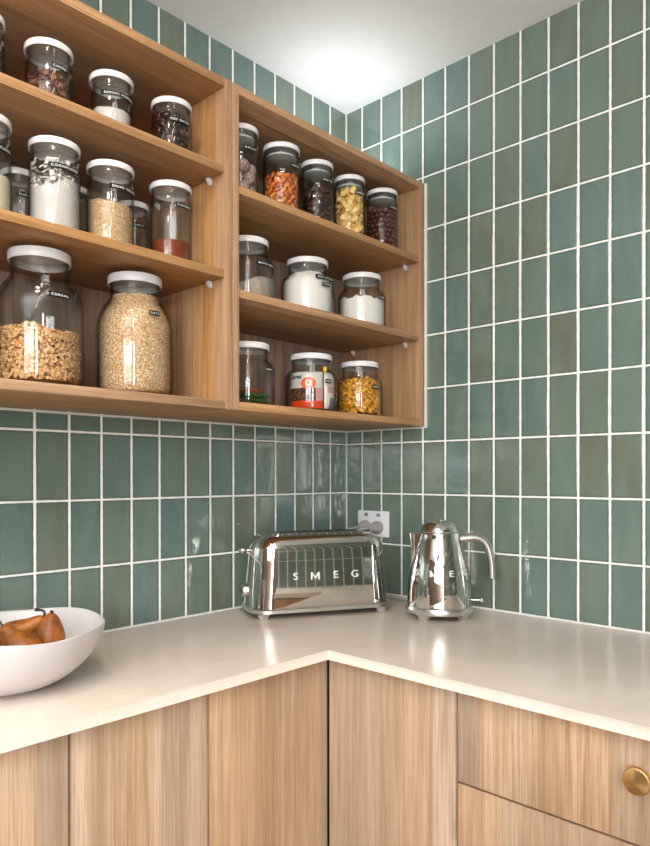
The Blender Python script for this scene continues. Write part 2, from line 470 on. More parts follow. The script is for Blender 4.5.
c2 = cab('corner_cabinet', 'oak corner base cabinet with two doors meeting at the inside corner', (-0.44, -0.3, 0))
bm = prism([(-.8847, DY+.0195), (DX+.0195, DY+.0195), (DX+.0195, -.7793), (-.002, -.7793), (-.002, -.002), (-.8847, -.002)], 0.001, 0.878)
sub(obj('carcass', bm, MAT['carcass']), c2)
sub(door_l(None, -0.8857, DX+.0005), c2)
o = obj('door', B((DX, -0.7803+GAP, .10), (DX+.018, DY-.0035, .8750), 0.0008), MAT['door']); sub(o, c2)
# drawers on the right run
dr = cab('drawer_unit', 'oak drawer unit with round brass knobs right of the corner cabinet', (-0.29, -1.1, 0))
b = bmesh.new(); box(b, (DX+.0195, -1.4193, .1), (-.002, -.7813, .878)); box(b, (DX+.07, -1.4193, .001), (-.002, -.7813, .1))
sub(obj('carcass', b, MAT['carcass']), dr)
for k, (z0, z1) in enumerate(((.7140, .8750), (.40, .7098), (.10, .3965))):
    d_ = obj('drawer', B((DX, -1.42+GAP, z0), (DX+.018, -.7803-GAP, z1), .0008), MAT['door']); sub(d_, dr)
    kz = (.8172, .56, .25)[k]
    prof = [(0, 0), (.0075, 0), (.0068, .004), (.0068, .012), (.0185, .0155), (.0198, .017), (.0198, .0245), (.0190, .0256), (.0182, .0259), (0, .0259)]
    kn = obj('knob', lathe(prof, 48, (0, 0, 0), axis=(-1, 0, 0)), MAT['brass'])
    kn.location = (DX-.0002, -1.0992, kz); kn['label'] = 'round brushed brass knob'
    kn.parent = d_; kn.matrix_parent_inverse = Matrix.Translation(-Vector(dr.location))
    # (the drawer's own matrix carries the unit's offset already)
    kn.matrix_parent_inverse = Matrix.Identity(4)
op = cab('base_cabinet', 'oak base cabinet on the opposite side of the nook, seen mirrored in the toaster', (-1.0, -1.7, 0))
sub(obj('carcass', B((-1.078, -1.949, .001), (-.002, -1.4545, .878)), MAT['carcass']), op)
for k in range(2):
    x0 = -1.078+k*.25
    sub(obj('door', B((x0+GAP, -1.454, .1), (x0+.25-GAP, -1.436, .8750), .0008), MAT['door']), op)

# ceiling light (round flush lamp above the middle of the room)
lm = NT('lamp_glass'); lm.base((0.9, 0.88, 0.84)); lm.b.inputs['Emission Color'].default_value = (1.0, 0.80, 0.56, 1); lm.b.inputs['Emission Strength'].default_value = 3.0
cl = thing('ceiling_light', 'small round flush ceiling light above the nook, out of frame', 'light', (-1.40, -0.75, CEIL-.04))
obj('lamp_base', lathe([(0, .039), (.112, .039), (.112, .0), (.102, .0), (.102, .03), (0, .03)], 40), MAT['white_plastic'], cl)
obj('diffuser', lathe([(0, .004), (.100, .004), (.100, .012), (0, .012)], 40), lm.m, cl)

pl = thing('added_fill_fixture', 'added hanging fixture behind the camera, unseen, throwing fill light onto the ceiling', 'light', (-2.45, -1.55, 1.95))  # made-up fixture that carries the added ceiling bounce
obj('housing', B((-.57, -.16, 0), (.57, .16, .03), .004), MAT['white_plastic'], pl)
for sx in (-.5, .5):
    b = bmesh.new(); tube(b, [(sx, .12, .0301), (sx, .12, CEIL-1.9505)], .0015, 8); obj('cord', b, MAT['grey_plastic'], pl)
ll = thing('linear_light', 'long slim ceiling light running away behind the camera, out of frame', 'light', (-2.05, -1.95, CEIL-.018), pi/4)
b = bmesh.new(); box(b, (-1.53, -.035, 0), (1.53, -.0235, .0175)); box(b, (-1.53, .0235, 0), (1.53, .035, .0175)); box(b, (-1.53, -.0235, .006), (1.53, .0235, .0175))
obj('housing', b, MAT['white_plastic'], ll)

# ------------------------------------------------------------------ wall cabinets
T = .018
def wall_cabinet(x0, x1, shelves, label, right_t=T, left_t=T):
    z0, z1, yf = 1.400, 2.0955, -.305
    th = thing('wall_cabinet', label, 'cabinet', ((x0+x1)/2, -.15, z0), 0, None)
    P = lambda n, lo, hi, m, bev=.0006: sub(obj(n, B(lo, hi, bev), MAT[m]), th)
    P('side_panel', (x0+.0006, yf, z0), (x0+left_t, -.0065, z1), 'oak_z')
    P('side_panel', (x1-right_t, yf, z0), (x1-.0006, -.0065, z1), 'oak_z')
    P('top_panel', (x0+left_t+.0003, yf+.0006, z1-T), (x1-right_t-.0003, -.0065, z1-.0004), 'oak_x')
    P('bottom_panel', (x0+left_t+.0003, yf+.0006, z0+.0004), (x1-right_t-.0003, -.0065, z0+T), 'oak_x')
    P('back_panel', (x0+left_t+.0003, -.014, z0+T+.0003), (x1-right_t-.0003, -.0068, z1-T-.0003), 'oak_back')
    for zt in shelves:
        P('shelf', (x0+left_t+.0012, yf+.003, zt-.0172), (x1-right_t-.0012, -.0145, zt), 'oak_x')
        for sx, xx in ((1, x0+left_t+.0003), (-1, x1-right_t-.0003)):
            for yy in (-.2565, -.057):
                b = bmesh.new()
                zt2 = zt-.0174
                pts = [(0, 0), (.0115, 0), (.0115, -.003), (.0045, -.0125), (.002, -.0140), (0, -.0140)]
                for_y = (-.0045, .0045)
                rows = [[b.verts.new((xx+sx*px, yy+dy, zt2+pz)) for px, pz in pts] for dy in for_y]
                b.faces.new(rows[0]); b.faces.new(list(reversed(rows[1])))
                for k in range(len(pts)):
                    b.faces.new((rows[0][k], rows[0][(k+1) % 6], rows[1][(k+1) % 6], rows[1][k]))
                bmesh.ops.bevel(b, geom=list(b.edges), offset=.0008, segments=2, affect='EDGES')
                pin = sub(obj('shelf_pin', b, MAT['white_plastic']), th)
                pin['label'] = 'white plastic shelf pin'
    return th
wall_cabinet(-1.4036, -.7036, (1.914, 1.6935), 'left open oak wall cabinet holding the two biggest jars', right_t=.0195)
wall_cabinet(-.7036, -.0066, (1.883, 1.660), 'right open oak wall cabinet in the corner against the tiles', right_t=.0205)

ls = thing('added_fill_panel', 'added slim fill panel on top of the right wall cabinet, unseen, brightening the ceiling corner', 'light', (-.16, -.14, 2.0957))  # added housing for the ceiling-corner fill, never in view
obj('housing', B((-.14, -.05, 0), (.14, .05, .018), .002), MAT['white_plastic'], ls)

# ------------------------------------------------------------------ jars
def jar_profile(kind, r, rl, H):
    if kind in 'st':
        lh = .0125
        out = [(0, 0), (r-.006, 0), (r-.0015, .0015), (r, .006), (r, H-.034), (r-.001, H-.030), (r-.0035, H-.0275), (r-.0035, H-.026), (r-.0015, H-.0245), (r-.0015, H-.0215), (r-.0035, H-.020), (r-.0035, H-.005)]
        t = .0022
        inn = [(r-.0035-t, H-.005), (r-.0035-t, H-.028), (r-t, H-.034), (r-t, .008), (r-t-.004, .004), (0, .004)]
    elif kind == 'w':
        lh = .0145
        n = rl-.0035
        out = [(0, 0), (r-.012, 0), (r-.005, .002), (r-.0012, .006), (r, .012), (r, H-.062), (r-.001, H-.056), (r-.004, H-.049), (n+.004, H-.042), (n+.0005, H-.038), (n, H-.034), (n, H-.006)]
        t = .0028
        inn = [(n-t, H-.006), (n-t, H-.036), (n+.002-t, H-.041), (r-.005-t, H-.052), (r-t, H-.062), (r-t, .014), (r-.004-t, .0065), (0, .005)]
    else:
        lh = .0185
        n = rl-.004
        out = [(0, 0), (r-.02, 0), (r-.009, .002), (r-.002, .009), (r, .020), (r, H-.103), (r-.0015, H-.090), (r-.006, H-.076), (r-.012, H-.064), (n+.004, H-.052), (n, H-.045), (n, H-.038), (n+.0012, H-.037), (n+.0012, H-.034), (n, H-.033), (n, H-.006)]
        t = .003
        inn = [(n-t, H-.006), (n-t, H-.047), (n+.004-t, H-.055), (r-.013-t, H-.067), (r-.007-t, H-.079), (r-.002-t, H-.092), (r-t, H-.105), (r-t, .022), (r-.004-t, .011), (r-.012-t, .006), (0, .005)]
    return out, inn, lh, t
def inner_r(inn, z):
    pts = sorted([(zz, rr) for rr, zz in inn if rr > 0])
    if z <= pts[0][0]: return pts[0][1]
    for (za, ra), (zb, rb) in zip(pts, pts[1:]):
        if za <= z <= zb: return ra+(rb-ra)*((z-za)/(zb-za) if zb > za else 0)
    return pts[-1][1]
JAR = {}
def jar(key, kind, x, y, z, r, rl, H, label, labs=(), plug=False, group=None):
    th = thing('storage_jar', label, 'jar', (x, y, z+.0003), 0, group)
    out, inn, lh, t = jar_profile(kind, r, rl, H)
    n = 64
    obj('glass_body', lathe(out+inn, n), MAT['glass'], th)
    R = rl
    lid = [(0, H), (R-.003, H), (R-.001, H-.0008), (R, H-.0028), (R, H-lh+.001), (R-.0006, H-lh), (R-.002, H-lh), (R-.002, H-.0045), (0, H-.0045)]
    lo = obj('lid', lathe(lid, n), MAT['white_plastic'], th); lo['label'] = 'white plastic lid'
    if plug:
        rp = r-.0075
        so = obj('lid_seal', lathe([(0, H-.0047), (.012, H-.0047), (.012, H-.022), (rp, H-.0225), (rp, H-.0265), (rp-.002, H-.0275), (0, H-.0275)], n), MAT['seal'], lo)
        so['label'] = 'pale grey plug under the lid'
    for txt, a0, a1, lz in labs:
        hh = .0048 if kind != 's' else .0046
        tp = obj('label', curved_strip(r+.0002, r+.0008, a0, a1, lz-hh, lz+hh), MAT['tape'], th, smooth=30)
        tp['label'] = 'black embossed tape label'
        bt = text_mesh(txt, .0064, spacing=1.3, bold=.00004)
        xs = [v.co.x for v in bt.verts]; ys = [v.co.y for v in bt.verts]
        wdt = max(xs)-min(xs); room = (a1-a0)*(r+.0009)*.84
        cx_, cy_ = (max(xs)+min(xs))/2, (max(ys)+min(ys))/2
        k = min(room/wdt, 1.35)
        bmesh.ops.triangulate(bt, faces=bt.faces)
        for v in bt.verts:
            a = (a0+a1)/2+(v.co.x-cx_)*k/(r+.0009)
            q = r+.0010
            v.co = Vector((q*cos(a), q*sin(a), lz+(v.co.y-cy_)))
        obj('lettering', bt, MAT['letters'], tp, smooth=0)['label'] = 'white embossed letters'
    JAR[key] = dict(x=x, y=y, z=z+.0003, r=r, H=H, inn=inn, kind=kind)
    return th

JARS = [
 # key kind x y z r r_lid H  labels  description
 ('a1','s',-1.1955,-0.2530,1.914,0.0412,0.0412,0.1045,[],'small glass jar cut by the left edge on the top left shelf'),
 ('a2','s',-1.0725,-0.2454,1.914,0.0396,0.0412,0.1061,[('CAROB',-1.884,-1.184,0.0606)],'small glass jar of brown shards on the top left shelf'),
 ('a3','s',-0.9492,-0.2435,1.914,0.0385,0.0409,0.1043,[('BAKING POWDER',-2.58,-0.63,0.0615)],'small glass jar a third full of white powder on the top left shelf'),
 ('a4','s',-0.8142,-0.2437,1.914,0.0413,0.0413,0.1090,[('RED DATES',-2.291,-1.126,0.0625)],'small dark filled glass jar at the right end of the top left shelf'),
 ('b1','t',-1.1865,-0.2490,1.693,0.0440,0.0440,0.1600,[('PLAIN FLOUR',-1.964,-0.669,0.104)],'tall glass jar cut by the left edge on the middle left shelf'),
 ('b2','t',-1.0602,-0.2409,1.693,0.0441,0.0441,0.1616,[('CORNFLOUR',-2.241,-0.886,0.110)],'tall glass jar with floury smears above bright white cornflour'),
 ('b3','t',-0.9491,-0.2389,1.693,0.0441,0.0441,0.1581,[('BREAD CRUMBS',-2.128,-0.628,0.1086)],'tall glass jar of pale bread crumbs on the middle left shelf'),
 ('b4','t',-0.8157,-0.2423,1.693,0.0427,0.0427,0.1612,[('CACAO',-1.92,-1.035,0.1129)],'tall glass jar with a little red-brown powder beside the cabinet divider'),
 ('b5','s',-1.0760,-0.1250,1.693,0.0330,0.0330,0.1417,[('SUGAR',-2.05,-1.15,0.0917)],'dark small jar behind, left of the cornflour jar'),
 ('b6','s',-0.9700,-0.1250,1.693,0.0330,0.0330,0.1427,[],'dark small jar behind, between cornflour and bread crumbs jars'),
 ('b7','s',-0.8330,-0.1250,1.693,0.0330,0.0330,0.1512,[('SALT',-2.15,-1.25,0.0993)],'dark small jar behind, between the bread crumbs and red-brown powder jars'),
 ('c1','g',-1.0690,-0.1987,1.418,0.0763,0.0544,0.2489,[('CEREAL',-1.788,-1.278,0.1607)],'big glass jar half full of toasted cereal on the bottom left shelf'),
 ('c2','g',-0.8701,-0.1948,1.418,0.0752,0.0540,0.2472,[('OATS',-1.751,-1.436,0.1629)],'big glass jar full of oats on the bottom left shelf'),
 ('d1','t',-0.6293,-0.2416,1.883,0.0404,0.0404,0.1568,[('BALLS',-2.084,-1.264,0.1035)],'tall glass jar of round brown balls half hidden by the cabinet divider'),
 ('d2','t',-0.5019,-0.2393,1.883,0.0447,0.0447,0.1592,[('ALMONDS',-1.792,-1.057,0.1073)],'tall glass jar of orange-brown almonds on the top right shelf'),
 ('d3','t',-0.3810,-0.2404,1.883,0.0416,0.0416,0.1598,[('DATES',-2.029,-1.169,0.1101)],'tall glass jar of nearly black dried fruit between almonds and banana chips'),
 ('d4','t',-0.2576,-0.2414,1.883,0.0416,0.0416,0.1616,[('BANANA',-2.062,-1.192,0.1147)],'tall glass jar of pale yellow chips on the top right shelf'),
 ('d5','t',-0.1234,-0.2445,1.883,0.0435,0.0435,0.1659,[('CHOC',-2.044,-1.199,0.1138)],'tall glass jar of dark chocolate balls at the right end'),
 ('e1','w',-0.5867,-0.2149,1.660,0.0621,0.0492,0.1458,[('BAKING SODA',-1.944,-1.024,0.0815)],'wide glass jar with brown-grey powder beside the divider'),
 ('e2','w',-0.3845,-0.2100,1.660,0.0670,0.0532,0.1453,[('SELF RAISING',-2.05,-1.065,0.0915),('FLOUR',-1.805,-1.38,0.0751)],'wide glass jar full of white flour with two black labels'),
 ('e3','w',-0.1785,-0.2165,1.660,0.0665,0.0533,0.1491,[('FLOUR',-1.739,-1.244,0.0816)],'wide glass jar two thirds full of white flour, right on the middle shelf'),
 ('f1','w',-0.5848,-0.2140,1.418,0.0630,0.0500,0.1474,[('BARS',-1.584,-1.209,0.0838)],'wide glass jar with a few green packets beside the divider'),
 ('f2','w',-0.3770,-0.2159,1.418,0.0671,0.0534,0.1474,[('MUESLI',-1.821,-1.526,0.0757)],'wide glass jar holding printed food bags on the bottom right shelf'),
 ('f3','w',-0.1955,-0.2238,1.418,0.0632,0.0519,0.1484,[('PASTA',-1.876,-1.406,0.078)],'wide glass jar full of yellow pasta on the bottom right shelf'),
]
for k in JARS:
    jar(*k[:8], k[9], k[8], plug=k[0][0] == 'd', group='glass jars with white lids on the open shelves')

# ------------------------------------------------------------------ what is in the jars
def fill(key, name, label, mat, top, fr=None, cat='food', wob=.0008, seed=0, n=72):
    """a body of powder or grain that follows the inside of its jar; fr(a) lifts the top edge at angle a"""
    J = JAR[key]; inn = J['inn']; rnd = random.Random(seed)
    z0 = [z for r, z in inn if r == 0][0]+{'s': .0006, 't': .0006, 'w': .0022, 'g': .0026}[J['kind']]
    ph = [rnd.uniform(0, 6.3) for _ in range(8)]
    lift = fr or (lambda a: wob*(sin(2*a+ph[0])+.7*sin(5*a+ph[1])+.6*sin(9*a+ph[2])))
    bm = bmesh.new(); m = 70; rings = []
    def ring(f):
        out = []
        for k in range(n):
            a = 2*pi*k/n; tz = top+lift(a)
            z = z0+(tz-z0)*f; r = inner_r(inn, z)-(.0009 if J['kind'] in 'st' else .0017)
            out.append(bm.verts.new((r*cos(a), r*sin(a), z)))
        return out
    base = bm.verts.new((0, 0, z0))
    for i in range(m+1): rings.append(ring(i/m))
    for k in range(n): bm.faces.new((base, rings[0][(k+1) % n], rings[0][k]))
    for q in (.8, .55, .3, .1):
        out = []
        for k in range(n):
            a = 2*pi*k/n; r = (inner_r(inn, top)-.0009)*q
            out.append(bm.verts.new((r*cos(a), r*sin(a), top+lift(a)*q+wob*1.5*sin(7*q+3*a+ph[3]))))
        rings.append(out)
    tip = bm.verts.new((0, 0, top))
    for A, C_ in zip(rings, rings[1:]):
        for k in range(n): bm.faces.new((A[k], A[(k+1) % n], C_[(k+1) % n], C_[k]))
    for k in range(n): bm.faces.new((rings[-1][k], rings[-1][(k+1) % n], tip))
    o = obj(name, bm, mat, None, 60, (J['x'], J['y'], J['z']))
    return tag(o, label, cat, None, 'stuff')
def powder(name, c, c2=None, speck=0):
    t = NT(name); co = t.coord()
    c2 = c2 or tuple(x*.9 for x in c)
    t.base(t.mix(t.noise(co, 90, 4, .6), c2, c)); t.b.inputs['Roughness'].default_value = .9
    t.b.inputs['Specular IOR Level'].default_value = .1
    t.bump(t.noise(co, 500, 3), .0006)
    return t.m
flour_m = powder('white_flour', lin(200, 195, 190))
flour2_m = powder('bright_flour', lin(232, 227, 221))
cream_m = powder('cream_flour', lin(226, 212, 194))
fill('a3', 'baking_powder', 'white powder in the small jar labelled baking powder', flour_m, .0366, seed=3)
fill('b1', 'plain_flour', 'cream flour in the jar at the left edge', cream_m, .0620, seed=4)
fill('b2', 'cornflour', 'bright white cornflour in the smeared tall jar', flour_m, .083,
     fr=lambda a: .010*sin(2*(a+1.9))+.0022*sin(7*a)+.0016*sin(13*a+1)+.001*sin(23*a), seed=5)
fill('e2', 'self_raising_flour', 'white flour filling the wide jar with two labels', flour2_m, .1085, seed=6)
fill('e3', 'wheat_flour', 'white flour with a crumbly top in the right wide jar', flour2_m, .0805,
     fr=lambda a: .0025*sin(5*a+1)+.0022*sin(11*a)+.0016*sin(19*a+2), seed=7)
fill('e1', 'baking_soda', 'greyish powder slumped to one side of the wide jar', powder('grey_brown_powder', lin(196, 184, 172), lin(120, 104, 92)), .040,
     fr=lambda a: .016*sin(a+2.4)+.002*sin(6*a), seed=8)
fill('b4', 'cacao', 'red-brown powder low in the tall jar by the divider', powder('cacao_powder', lin(122, 56, 32)), .0434, seed=9)
fill('b3', 'bread_crumbs', 'pale beige crumbs in the tall jar labelled bread crumbs',
     grain_mat('crumbs', [lin(196, 158, 112), lin(222, 188, 144), lin(236, 210, 172)], 520, .0012), .0835, fr=lambda a: -.006*sin(a+1.57+.9)+.001*sin(9*a), seed=10)
fill('c2', 'oats', 'rolled oats filling the big jar to its neck',
     grain_mat('oat_flakes', [lin(196, 154, 108), lin(222, 184, 138), lin(236, 206, 166), lin(246, 226, 196)], 320, .0014, dark=.72), .206, seed=11)
fill('b5', 'sugar', 'dark sugar in the small jar behind the cornflour', powder('dark_sugar', lin(96, 82, 68)), .05, seed=12)
fill('b6', 'spice', 'dark spice in the small jar hidden behind', powder('dark_spice', lin(80, 62, 48)), .06, seed=12)
fill('b7', 'salt', 'white salt in the small jar behind the bread crumbs', flour_m, .048, seed=13)
# floury smears clinging to the inside of the cornflour jar
J = JAR['b2']
t = NT('flour_smears'); t.base(lin(228, 222, 214)); t.b.inputs['Roughness'].default_value = .9
sp = t.noise(t.scaled(t.coord(), (1, 1, 1.3)), 62, 5, .62, 1.2)
t.l.new(t.smooth(sp, .50, .58), t.b.inputs['Alpha'])
bm = lathe([(J['r']-.0029, .062), (J['r']-.0029, .105), (J['r']-.0029, .1245)], 64)
tag(obj('flour_residue', bm, t.m, None, 60, (J['x'], J['y'], J['z'])), 'flour smears on the inside of the cornflour jar', 'food', None, 'stuff')

def rot(rng): return Matrix.Rotation(rng.uniform(0, 2*pi), 3, 'Z') @ Matrix.Rotation(rng.uniform(0, 2*pi), 3, 'X') @ Matrix.Rotation(rng.uniform(0, 2*pi), 3, 'Y')
def copies(proto_me, name, key, spots, label, cat, group, sub_=None):
    J = JAR[key]; first = None
    for i, (p, R_, sc) in enumerate(spots):
        me = proto_me[i % len(proto_me)]
        if first is None: o = bpy.data.objects.new(name, me)
        else: o = first.copy(); o.data = me
        first = first or o
        COL.objects.link(o)
        o.matrix_world = Matrix.Translation(Vector((J['x'], J['y'], J['z']))+p) @ R_.to_4x4() @ Matrix.Diagonal((sc, sc, sc, 1))
        tag(o, label, cat, group)
def mesh_only(bm, mat, smooth=50):
    o = obj('tmp', bm, mat, None, smooth); me = o.data; bpy.data.objects.remove(o); return me
def ring_spots(key, rng, size_r, dz, size_h, top, step, radial, jitter=.0, tilt=True, inner=True, z_start=.0055, arc=None, keep_up=False):
    """rings of pieces lying against the glass and one ring further in"""
    J = JAR[key]; out = []; z = z_start+size_h; lev = 0
    while z <= top:
        R0 = J['r']-.0024-.0008-radial
        rings = [R0]
        if inner: rings.append(R0-2*size_r*.95)
        if inner and z+dz > top: rings.append(R0-4*size_r*.95)
        for q, R in enumerate(rings):
            if R < size_r: continue
            nn = max(1, int(2*pi*R/step))
            for k in range(nn):
                a = 2*pi*(k+.5*(lev % 2))/nn+rng.uniform(-1, 1)*jitter*.5/R
                if q == 0 or True:
                    d = (a+2.33+pi) % (2*pi)-pi
                    if abs(d) > (1.75 if q == 0 else 1.3): continue
                out.append((a, R, z+rng.uniform(-1, 1)*jitter*.3))
        z += dz; lev += 1
    return out
def ellipsoid(rx, ry, rz, u=14, v=9, f=None):
    bm = bmesh.new(); bmesh.ops.create_uvsphere(bm, u_segments=u, v_segments=v, radius=1)
    for w_ in bm.verts:
        c = w_.co.copy(); s = f(c) if f else 1.0
        w_.co = Vector((c.x*rx*s, c.y*ry*s, c.z*rz))
    return bm
rng = random.Random(21)
# chocolate balls
choc = plain('dark_chocolate', lin(84, 40, 28), .22, bumpy=(200, .0003))
me = [mesh_only(ellipsoid(.0074, .0074, .0074), choc)]
copies(me, 'chocolate_ball', 'd5', [(Vector((R*cos(a), R*sin(a), z)), rot(rng), 1.0) for a, R, z in ring_spots('d5', rng, .0076, .0134, .0076, .118, .0158, .0076)],
       'glossy dark chocolate ball in the jar at the right end of the top shelf', 'sweet', 'chocolate balls in the jar')
# almonds: teardrop
def alm():
    m = plain('almond_skin', lin(214, 112, 40), .38, bumpy=(300, .0008)); m2 = plain('almond_skin_dark', lin(184, 88, 30), .38, bumpy=(300, .0008)); m3 = plain('almond_skin_light', lin(228, 140, 62), .38, bumpy=(300, .0008))
    g = lambda c: 1.0-.38*max(0, c.z)**1.6
    return [mesh_only(ellipsoid(.0056, .0040, .0098, 12, 8, g), q) for q in (m, m2, m3)]
me = alm()
sp_ = []
for a, R, z in ring_spots('d2', rng, .0055, .0118, .008, .093, .0168, .0046, .0012):
    tl = rng.uniform(0, pi)
    R_ = Matrix.Rotation(a+pi/2, 3, 'Z') @ Matrix.Rotation(tl, 3, 'Y')
    sp_.append((Vector((R*cos(a), R*sin(a), z)), R_, rng.uniform(.88, 1.0)))
copies(me, 'almond', 'd2', sp_, 'orange-brown almond in the jar second from the divider, top right shelf', 'nut', 'almonds in the jar')
# coconut-dusted balls
bm_ = NT('dusted_ball'); co = bm_.coord()
bm_.base(bm_.mix(bm_.smooth(bm_.noise(co, 160, 4, .7), .4, .62), lin(128, 98, 86), lin(190, 166, 154))); bm_.b.inputs['Roughness'].default_value = .8
bm_.bump(bm_.noise(co, 260, 3), .001)
me = [mesh_only(ellipsoid(.0148, .0148, .0148, 20, 14), bm_.m)]
sp_ = []
for lev in range(3):
    for k in range(4):
        a = -2.0+k*pi/2+lev*pi/4
        sp_.append((Vector((.0213*cos(a), .0213*sin(a), .0205+lev*.0245)), rot(rng), 1.0))
copies(me, 'bliss_ball', 'd1', sp_, 'dusted brown ball in the jar half hidden by the divider', 'sweet', 'dusted balls in the jar')
# dried fruit, nearly black
dk = plain('dried_fruit', lin(46, 22, 16), .3, bumpy=(150, .002)); dk2 = plain('dried_fruit_red', lin(74, 34, 20), .3, bumpy=(150, .002))
g = lambda c: 1+.12*sin(9*c.z+4*c.x)
me = [mesh_only(ellipsoid(.0085, .0070, .0165, 14, 10, g), q) for q in (dk, dk, dk2)]
sp_ = []
for a, R, z in ring_spots('d3', rng, .0078, .0185, .010, .106, .025, .0080, .002):
    sp_.append((Vector((R*cos(a), R*sin(a), z)), Matrix.Rotation(a+pi/2, 3, 'Z') @ Matrix.Rotation(rng.choice((.5, 1.0, 1.5, 2.1, 2.7)), 3, 'Y'), rng.uniform(.85, 1.0)))
copies(me, 'dried_date', 'd3', sp_, 'almost black dried fruit in the middle jar of the top right shelf', 'dried fruit', 'dried fruit in the jar')
# banana chips: thin cupped ovals
def chip(rx, ry, th=.0011, cup=.18):
    bm = bmesh.new(); n = 12; rows = []
    for s in (1, -1):
        rr = []
        for q in (1.0, .55):
            rr.append([bm.verts.new((rx*q*cos(2*pi*k/n), ry*q*sin(2*pi*k/n), cup*rx*q*q*(1+.5*cos(4*pi*k/n))+s*th)) for k in range(n)])
        c = bm.verts.new((0, 0, s*th)); rows.append(rr)
        for k in range(n):
            bm.faces.new((rr[0][k], rr[0][(k+1) % n], rr[1][(k+1) % n], rr[1][k])); bm.faces.new((rr[1][k], rr[1][(k+1) % n], c))
    for k in range(n): bm.faces.new((rows[0][0][k], rows[0][0][(k+1) % n], rows[1][0][(k+1) % n], rows[1][0][k]))
    return bm
chs = [plain('chip_'+str(i), c, .55) for i, c in enumerate((lin(226, 186, 104), lin(238, 206, 136), lin(204, 152, 66)))]
me = [mesh_only(chip(.0115, .0085), chs[0]), mesh_only(chip(.0105, .0080, cup=.35), chs[1]), mesh_only(chip(.0100, .0070, cup=-.3), chs[2])]
sp_ = []
for a, R, z in ring_spots('d4', rng, .005, .0098, .008, .122, .0150, .0062, .002):
    face = Matrix.Rotation(a, 3, 'Z') @ Matrix.Rotation(pi/2+rng.uniform(-.55, .55), 3, 'Y') @ Matrix.Rotation(rng.uniform(-.5, .5), 3, 'X') @ Matrix.Rotation(rng.uniform(0, 6.3), 3, 'Z')
    sp_.append((Vector((R*cos(a), R*sin(a), z)), face, rng.uniform(.75, 1.0)))
copies(me, 'banana_chip', 'd4', sp_, 'pale yellow chip in the jar left of the chocolate balls', 'dried fruit', 'yellow chips in the jar')
# pasta: twisted short ribbons
def ribbon(L, w_, tw, th=.0008, bend=.15):
    bm = bmesh.new(); n = 12; rows = []
    for i in range(n+1):
        t = i/n-.5; a = tw*t
        c = Vector((L*t, bend*L*(t*t*4-.5)*.3, 0)); d = Vector((0, cos(a), sin(a))); nn = Vector((0, -sin(a), cos(a)))
        rows.append([bm.verts.new(c+d*w_*s+nn*th*q) for s, q in ((-1, -1), (1, -1), (1, 1), (-1, 1))])
    for A, C_ in zip(rows, rows[1:]):
        for k in range(4): bm.faces.new((A[k], A[(k+1) % 4], C_[(k+1) % 4], C_[k]))
    bm.faces.new(rows[0]); bm.faces.new(list(reversed(rows[-1]))); return bm
pm = [plain('pasta_'+str(i), c, .5) for i, c in enumerate((lin(226, 160, 44), lin(240, 182, 66), lin(206, 134, 28)))]
me = [mesh_only(ribbon(.030, .0042, 3.4), pm[0], 60), mesh_only(ribbon(.026, .0046, 5.0), pm[1], 60), mesh_only(ribbon(.028, .0036, 2.6, bend=.5), pm[2], 60)]
sp_ = []
for a, R, z in ring_spots('f3', rng, .006, .0074, .008, .100, .0150, .0075, .004):
    face = Matrix.Rotation(a+pi/2, 3, 'Z') @ Matrix.Rotation(rng.uniform(-1.1, 1.1), 3, 'Y') @ Matrix.Rotation(rng.uniform(0, 6.3), 3, 'X') @ Matrix.Rotation(rng.uniform(-.3, .3), 3, 'Z')
    sp_.append((Vector((R*cos(a), R*sin(a), z)), face, rng.uniform(.72, .95)))
copies(me, 'pasta_twist', 'f3', sp_, 'yellow pasta twist in the wide jar at the right end of the bottom shelf', 'pasta', 'pasta twists in the jar')
# brown shards (top left shelf) and dark pieces
sh_m = [plain('shard_'+str(i), c, .45) for i, c in enumerate((lin(96, 58, 40), lin(70, 38, 26), lin(128, 84, 62)))]
me = [mesh_only(chip(.012, .006, .0016, .3), sh_m[0]), mesh_only(chip(.010, .006, .0018, -.4), sh_m[1]), mesh_only(chip(.009, .0055, .0012, .5), sh_m[2])]
sp_ = []
for a, R, z in ring_spots('a2', rng, .006, .0098, .008, .060, .0150, .0062, .002):
    sp_.append((Vector((R*cos(a), R*sin(a), z)), Matrix.Rotation(a, 3, 'Z') @ Matrix.Rotation(pi/2+rng.uniform(-.7, .7), 3, 'Y') @ Matrix.Rotation(rng.uniform(0, 6.3), 3, 'Z'), rng.uniform(.75, 1)))
copies(me, 'carob_shard', 'a2', sp_, 'brown shard in the second small jar from the left, top left shelf', 'food', 'brown shards in the jar')
me = [mesh_only(ellipsoid(.0075, .0060, .0115, 12, 8, g), q) for q in (dk, dk2, dk)]
sp_ = []
for a, R, z in ring_spots('a4', rng, .007, .0150, .009, .078, .0190, .0072, .002):
    sp_.append((Vector((R*cos(a), R*sin(a), z)), Matrix.Rotation(a+pi/2, 3, 'Z') @ Matrix.Rotation(rng.choice((.5, 1.2, 1.7, 2.5)), 3, 'Y'), rng.uniform(.85, 1.0)))
copies(me, 'red_date', 'a4', sp_, 'dark dried date in the small jar at the right end of the top left shelf', 'dried fruit', 'dark dates in the jar')
me = [mesh_only(ribbon(.022, .0036, 4.0), pm[0], 60), mesh_only(ribbon(.020, .004, 3.0), pm[1], 60)]
sp_ = []
for a, R, z in ring_spots('a1', rng, .006, .0105, .008, .046, .020, .0075, .003):
    if cos(a) < -.1: continue
    sp_.append((Vector((R*cos(a), R*sin(a), z)), Matrix.Rotation(a+pi/2, 3, 'Z') @ Matrix.Rotation(rng.uniform(-1, 1), 3, 'Y') @ Matrix.Rotation(rng.uniform(0, 6.3), 3, 'X'), .8))
